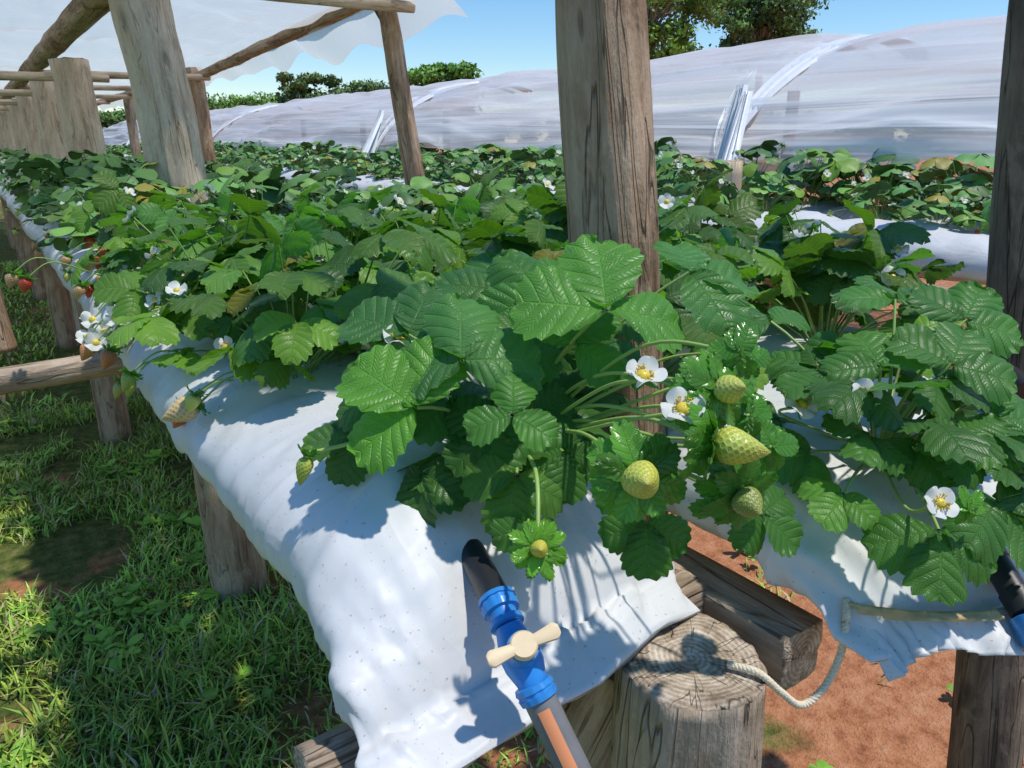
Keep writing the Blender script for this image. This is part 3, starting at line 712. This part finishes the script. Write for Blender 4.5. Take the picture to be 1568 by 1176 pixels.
def paddles():
    mb=MB();V=[];n=30;m=9
    hw=lambda t: .0040+.0032*abs(t)**1.5
    for face in (0,1):
        V=[]
        for i in range(n):
            t=-1+2*i/(n-1); w=hw(t)*(1-max(0,abs(t)-.9)*5)
            for j in range(m):
                s=-1+2*j/(m-1); h=.0245+(.0035 if face else -.0035)*(1-.3*abs(s)**3)+.002*abs(t)
                V.append(Vc+lv*t*.031+cr*s*w+hub_n*h)
        F=grid_faces(n,m); 
        if not face: F=[q[::-1] for q in F]
        mb.add(V,F)
    k=n*m
    ring=[i*m for i in range(n)]+[(n-1)*m+j for j in range(1,m)]+[i*m+m-1 for i in range(n-2,-1,-1)]+[j for j in range(m-2,0,-1)]
    F=[[ring[i],ring[(i+1)%len(ring)],ring[(i+1)%len(ring)]+k,ring[i]+k] for i in range(len(ring))]
    mb.F+=F; mb.MI+=[0]*len(F)
    o=obj('lever_handle',mb.mesh('lv',[M['cream']]),val); o.matrix_parent_inverse=vinv
    m_=o.modifiers.new('e','EDGE_SPLIT'); m_.split_angle=math.radians(50)
paddles()
hose2=empty('irrigation_hose',tuple(W(.49,.66,.96)))
h2=Matrix.Translation(-Vector(W(.49,.66,.96)))
lathe('black_pipe',W(.485,.73,1.02),W(.492,.622,.970),[(0,.0135),(.35,.0135),(.36,.015),(.5,.015),(.51,.0135),(.8,.0135),(.81,.0152),(1,.015)],M['black'],40,None,hose2,h2)
lathe('blue_nut',W(.492,.622,.970),W(.497,.600,.950),[(0,.013),(.05,.017),(.9,.017),(1,.014)],M['blue'],40,True,hose2,h2)
hose3=empty('irrigation_hose',tuple(W(.80,1.18,1.08))); h3=Matrix.Translation(-Vector(W(.80,1.18,1.08)))
lathe('black_pipe',W(.80,1.22,1.05),W(.80,1.12,1.03),[(0,.014),(.5,.014),(.52,.017),(1,.017)],M['black'],32,None,hose3,h3)
def rope():
    path=catmull([W(.326,.640,.974),W(.322,.626,.958),W(.318,.620,.925),W(.304,.614,.892),W(.280,.604,.880),W(.256,.598,.900),W(.232,.600,.921),W(.208,.612,.920)],26)
    mb=MB(); tg=np.gradient(path,axis=0)
    for k in range(3):
        P=[]
        for i,p in enumerate(path):
            t=nrm(tg[i]); a=nrm(np.cross(t,[.3,.2,.9])); b=np.cross(t,a); an=i*.62+k*2.094
            P.append(p+(a*math.cos(an)+b*math.sin(an))*.0019)
        v,f=tube(P,.0021,7); mb.add(v,f)
    obj('rope',mb.mesh('rope',[M['rope']]))
rope()
def crumbs():
    mb=MB(); rng=np.random.RandomState(1); c=W(.005,.775,1.07)
    for i in range(260):
        r=.05*math.sqrt(rng.uniform()); a=rng.uniform(0,6.28); q=c+np.array([math.cos(a)*r,math.sin(a)*r*1.2,rng.uniform(-.004,.008)]); s=rng.uniform(.002,.007)
        P=np.array([[1,0,0],[-1,0,0],[0,1,0],[0,-1,0],[0,0,1],[0,0,-1]])*s*rng.uniform(.5,1.2,(6,1))+q
        mb.add(P,[[0,2,4],[2,1,4],[1,3,4],[3,0,4],[2,0,5],[1,2,5],[3,1,5],[0,3,5]])
    obj('potting_soil',mb.mesh('soil',[M['soilm']],False),bag1)
crumbs()
# ------------------------------------------------------------------ polytunnel
tun=empty('polytunnel',(5,3,0))
prof=[(3.62,1.22),(3.72,1.38),(3.9,1.56),(4.15,1.73),(4.45,1.87),(4.8,1.97),(5.1,2.0),(5.5,1.97),(5.9,1.84),(6.3,1.6),(6.6,1.2)]
pc=catmull([(p,0,z) for p,z in prof],6)
def tunsheet():
    mb=MB();V=[]; As=[-3+.07*i for i in range(142)]+[7+.3*i for i in range(80)]
    ties=(3.1,7.8,14.8,22)
    for A in As:
        g=max(math.exp(-((A-t)/.22)**2) for t in ties)
        for j,p in enumerate(pc):
            s=j/(len(pc)-1); k=math.sin(s*math.pi)
            sag=.05*nz(A*.5,s*2,1)+.09*max(0,1-abs(nz(A*.30+s*3,s*7,4))*3)+.05*max(0,1-abs(nz(A*.6-s*4,s*14,9))*3)
            z=p[2]+sag*.8-.05*g*k+.04*math.sin(A*1.1)*(1-k)
            if s<.2: z+=.06*nz(A*.8,3,3)
            V.append((p[0]-5+(.05*nz(A*1.2,s*5,7) if s<.3 else 0),A-3,z))
    mb.add(V,grid_faces(len(As),len(pc))); obj('tunnel_sheet',mb.mesh('tun',[M['tunnel']]),tun)
    for t in ties:
        for off,wd_,rr in ((0,.15,0),(.32,.06,1)):
            V=[];mb=MB()
            for j,p in enumerate(pc[:46]):
                s=j/(len(pc)-1)
                conv=0 if not rr else off*min(1,s/.35)
                w=wd_*(.35+min(1,s*2.5))
                for i in range(9):
                    u=i/8-.5
                    V.append((p[0]-5-.02,t-3+conv+u*w+.3*s*.2+.02*nz(s*9,i*.3,t),p[2]+.03+.012*math.cos(i*2.3+j*.1)+.05*nz(t*.5,s*2,1)))
            mb.add(V,grid_faces(46,9)); obj('gathered_band',mb.mesh('band',[M['tunnel'] if rr else M['band']]),tun)
        for (a,b,w0,w1) in (((3.66,t-.12,1.66),(3.07,t-.40,.90),.05,.13),((3.70,t-.05,1.70),(3.30,t-.22,.95),.05,.24)):
            V=[];mb=MB();a=np.array(a);b=np.array(b)
            for j in range(24):
                s=j/23;c=a*(1-s)+b*s
                for i in range(15):
                    u=i/14-.5; w=w0+(w1-w0)*s
                    V.append(c+np.array([.02*math.cos(i*1.7+s*2)-5+.05*s*(abs(u)*2)**2,u*w-3,0]))
            mb.add(V,grid_faces(24,15)); obj('tie_strip',mb.mesh('strip',[M['band']]),tun)
        o=log('tunnel_stub',(3.20,t-.42,0),(3.18,t-.42,1.30),.085,.08,M['pale'],20,20); o.parent=tun; o.matrix_parent_inverse=Matrix.Translation((-5,-3,0))
tunsheet()
for k in range(6): log('wooden_post',(5.2,1.2+2.6*k,0),(5.2,1.2+2.6*k,1.75),.05,.045,M['beam'],12,10)
# ------------------------------------------------------------------ ground & grass
def gdens(x,y): return nz(x*1.6+3,y*1.6,0)+.5*nz(x*4,y*4,5)
def ground():
    n=[-300,-80,-30,-12,-6]+[ -4+.2*i for i in range(61)]+[10,14,20,30,60,120,300]
    m=[-300,-60,-20,-8,-3]+[-1.5+.2*i for i in range(66)]+[13,16,24,40,80,160,400]
    V=[(x,y,.03*nz(x*.9,y*.9,0)+.012*nz(x*4,y*4,1) if abs(x)<10 and abs(y)<16 else 0) for x in n for y in m]
    mb=MB();mb.add(V,grid_faces(len(n),len(m)))
    mb.F=[q[::-1] for q in mb.F]
    t=NT('soil_and_turf'); c=t.coord('Object')
    n1=t.noise(c,1.6,4,.65); n2=t.noise(c,22,5,.7); n3=t.noise(c,140,1,.7)
    soil=t.ramp(n2,[(.3,(.28,.105,.05)),(.5,(.48,.21,.105)),(.7,(.58,.30,.17))])
    turf=t.ramp(n2,[(.3,(.045,.065,.018)),(.5,(.11,.14,.035)),(.7,(.24,.21,.08))])
    sx=t.n('ShaderNodeSeparateXYZ');t.l(c,sx.inputs[0])
    bias=t.math('MULTIPLY',t.math('SUBTRACT',sx.outputs[0],.35),.45,clamp=True)
    f=t.ramp(t.math('SUBTRACT',n1,t.math('MULTIPLY',bias,.5)),[(.36,0.0),(.46,1.0)])
    cc=t.mix(f,soil,turf)
    nm=t.bump(t.math('ADD',n2,t.math('MULTIPLY',n3,.3)),.8,.03)
    mat=t.fin(t.bsdf(cc,.95,.1,nm))
    obj('ground',mb.mesh('ground',[mat]))
ground()
def grass_mat():
    t=NT('grass_blade'); at=t.n('ShaderNodeAttribute',attribute_name='tint')
    return t.fin(t.bsdf(at.outputs['Color'],.5,.35))
GM=grass_mat()
def grass():
    rng=np.random.RandomState(8); X=[];Y=[]
    def scatter(x0,x1,y0,y1,n,bias):
        x=rng.uniform(x0,x1,n);y=rng.uniform(y0,y1,n)
        keep=[gdens(a,b)+bias+rng.uniform(-.15,.15)>0 for a,b in zip(x,y)]
        X.append(x[keep]);Y.append(y[keep])
    scatter(-2.0,.7,.5,4.6,90000,.16)
    scatter(-4,.6,4.6,11,25000,.35)
    scatter(.5,2.6,-.6,3,16000,-.16)
    X=np.concatenate(X);Y=np.concatenate(Y);n=len(X)
    h=rng.uniform(.02,.075,n)*(1+.7*np.array([nz(a*2.3,b*2.3,9) for a,b in zip(X,Y)])); az=rng.uniform(0,6.28,n); lean=rng.uniform(.2,1.3,n); w=rng.uniform(.0016,.0042,n)*np.where(Y>4.6,2,1)
    dx,dy=np.cos(az),np.sin(az); px,py=-dy,dx
    z0=np.array([.03*nz(a*.9,b*.9,0)+.012*nz(a*4,b*4,1) for a,b in zip(X,Y)])-.004
    V=np.zeros((n,5,3))
    for k,(hh,ll,ws,sg) in enumerate([(0,0,1,-1),(0,0,1,1),(.6,.35,.9,-1),(.6,.35,.9,1),(1,1,0,0)]):
        zz=h*hh*(1-.25*lean*hh)
        V[:,k,0]=X+dx*h*lean*ll+px*w*ws*sg; V[:,k,1]=Y+dy*h*lean*ll+py*w*ws*sg; V[:,k,2]=z0+np.maximum(zz,.003)
    b=np.arange(n)*5
    F=np.stack([b,b+1,b+3,b+2],1).tolist()+np.stack([b+2,b+3,b+4],1).tolist()
    g=rng.uniform(.5,1.4,n)*(1+.9*np.array([nz(a*1.3+7,b*1.3,2) for a,b in zip(X,Y)])); yv=rng.uniform(0,1,n)**2
    col_=np.stack([.27*g+.26*yv,.48*g+.16*yv,.07*g+.03*yv],1)
    dry=rng.uniform(0,1,n)<.10; col_[dry]=np.array([.58,.48,.28])
    mb=MB(); mb.add(V.reshape(-1,3),F,0,None,np.repeat(col_,5,0)); obj('grass',mb.mesh('grass',[GM],False))
    mb=MB()
    for i in range(820):
        if i<700: x,y=rng.uniform(-1.6,.5),rng.uniform(.7,4.5)
        else: x,y=rng.uniform(.6,2.2),rng.uniform(-.3,2.2)
        if gdens(x,y)+.1<0: continue
        s=rng.uniform(.02,.055); t=np.array([1.6,1.5,.9])*rng.uniform(.7,1.5)
        for k in range(rng.randint(4,9)):
            a=k*2.4+rng.uniform(-.3,.3); d=np.array([math.cos(a),math.sin(a),rng.uniform(.1,.9)])
            leaflet(mb,(x,y,.01+rng.uniform(0,.03)),d,(0,0,1),s*rng.uniform(.7,1.2),2,rng,t,0,wr=rng.uniform(.35,.7),fold=.2,curl=.5,pleat=0)
    obj('weeds',mb.mesh('weeds',[leaf_mat('weed_leaf',(.13,.28,.055),.5,0,False,.3)]))
grass()
# ------------------------------------------------------------------ trees
TL=leaf_mat('tree_leaf',(.085,.145,.045),.5,0,False,.3)
def leafcloud(mb,c,rad,n,rng,size,tint):
    c=np.asarray(c,float)
    u=rng.normal(0,1,(n,3)); u/=np.linalg.norm(u,axis=1)[:,None]; r=rng.uniform(.2,1.15,n)[:,None]
    P=c+u*r*np.asarray(rad)
    a=rng.normal(0,1,(n,3)); a/=np.linalg.norm(a,axis=1)[:,None]; b=np.cross(a,u); b/=np.linalg.norm(b,axis=1)[:,None]+1e-9
    s=rng.uniform(.5,1.3,n)[:,None]*size
    V=np.stack([P-a*s,P+b*s*.6,P+a*s,P-b*s*.6],1).reshape(-1,3)
    k=np.arange(n)*4; F=np.stack([k,k+1,k+2,k+3],1).tolist()
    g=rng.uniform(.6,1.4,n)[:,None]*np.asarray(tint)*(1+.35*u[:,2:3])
    mb.add(V,F,0,None,np.repeat(g,4,0))
def tree(x,y,zc,R,Rz,seed,tint,n=60,size=.13):
    rng=np.random.RandomState(seed); base=np.array([x,y,0.]); mb=MB()
    t,f=tube(catmull([base,base+[.2,.1,zc*.5],base+[0,.2,zc]],6),np.linspace(.3,.12,13),10); mb.add(t,f,1,None,(.5,.4,.3))
    for i in range(n):
        u=rng.normal(0,1,3); u/=np.linalg.norm(u); rr=rng.uniform(.25,1)**.6
        c=base+np.array([0,0,zc])+u*np.array([R,R,Rz])*rr
        v,f=tube(bez(base+[0,.15,zc*rng.uniform(.6,.95)],base+[0,0,zc]+(c-base-[0,0,zc])*.3+np.array([0,0,.1]),c,6),np.linspace(.07,.015,6),5,False); mb.add(v,f,1,None,(.5,.4,.3))
        k=rng.uniform(.14,.30)*R
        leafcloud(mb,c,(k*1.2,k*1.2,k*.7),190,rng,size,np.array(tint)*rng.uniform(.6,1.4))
    me=mb.mesh('tree',[TL,M['beam']]); me.transform(Matrix.Translation((-x,-y,0))); obj('tree',me,None,(x,y,0))
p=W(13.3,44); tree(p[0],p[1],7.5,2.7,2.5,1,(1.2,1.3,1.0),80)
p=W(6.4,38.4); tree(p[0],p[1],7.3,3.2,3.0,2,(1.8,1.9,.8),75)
def treeline():
    rng=np.random.RandomState(4); mb=MB()
    def clump(x,y,zt,w,tint,n=7):
        for i in range(n*2):
            c=W(x+rng.uniform(-.5,.5)*w,y+rng.uniform(-1.5,1.5)); k=w*rng.uniform(.10,.22); z=zt-k*.7-rng.uniform(0,zt*.3)*(i>3)
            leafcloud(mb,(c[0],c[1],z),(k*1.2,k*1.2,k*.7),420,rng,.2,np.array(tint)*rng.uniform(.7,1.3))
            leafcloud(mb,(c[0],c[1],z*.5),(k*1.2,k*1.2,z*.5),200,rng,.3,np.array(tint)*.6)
    clump(-5.9,64.4,7.2,4.8,(1.5,1.9,.9),7)
    clump(-18.5,74.7,7.2,5,(1.3,1.25,1.1),6); clump(-13.5,74,6.5,7,(1.1,1.1,1.0),7)
    clump(-24.5,74.4,5.5,9,(1.5,1.7,1.0),9)
    for i in range(26): clump(-60+i*4.6,78+rng.uniform(-2,6),rng.uniform(3.6,4.6),6,(1.2,1.3,1.0),3)
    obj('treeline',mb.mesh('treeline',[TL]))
treeline()
# ------------------------------------------------------------------ light, sky, camera
sd=Vector((.22,-.26,1.0)).normalized()
sun=bpy.data.lights.new('sun','SUN'); sun.energy=3.6; sun.angle=math.radians(1.5); sun.color=(1,.95,.87)
so=bpy.data.objects.new('sun',sun); col.objects.link(so); so.rotation_euler=(-sd).to_track_quat('-Z','Y').to_euler(); so.location=(3,-3,8)
w=bpy.data.worlds.new('World'); scene.world=w; w.use_nodes=True; nt=w.node_tree; nt.nodes.clear()
sk=nt.nodes.new('ShaderNodeTexSky'); sk.sky_type='NISHITA'; sk.sun_disc=False
sk.sun_elevation=math.asin(sd.z); sk.sun_rotation=math.atan2(sd.x,sd.y); sk.altitude=2200; sk.air_density=1.45; sk.dust_density=.0; sk.ozone_density=5.0
hs=nt.nodes.new('ShaderNodeHueSaturation'); hs.inputs['Saturation'].default_value=1.2
bg=nt.nodes.new('ShaderNodeBackground'); bg.inputs[1].default_value=.15
ow=nt.nodes.new('ShaderNodeOutputWorld'); nt.links.new(sk.outputs[0],hs.inputs['Color']); nt.links.new(hs.outputs[0],bg.inputs[0]); nt.links.new(bg.outputs[0],ow.inputs[0])
cam=bpy.data.cameras.new('camera'); cam.sensor_width=36; cam.lens=26.68; cam.clip_start=.02; cam.clip_end=1000
co=bpy.data.objects.new('camera',cam); col.objects.link(co); co.location=(0,0,1.4); co.rotation_euler=(math.radians(90-17.8),0,-AZ)
scene.camera=co
scene.view_settings.view_transform='Standard'; scene.view_settings.look='None'; scene.view_settings.exposure=0
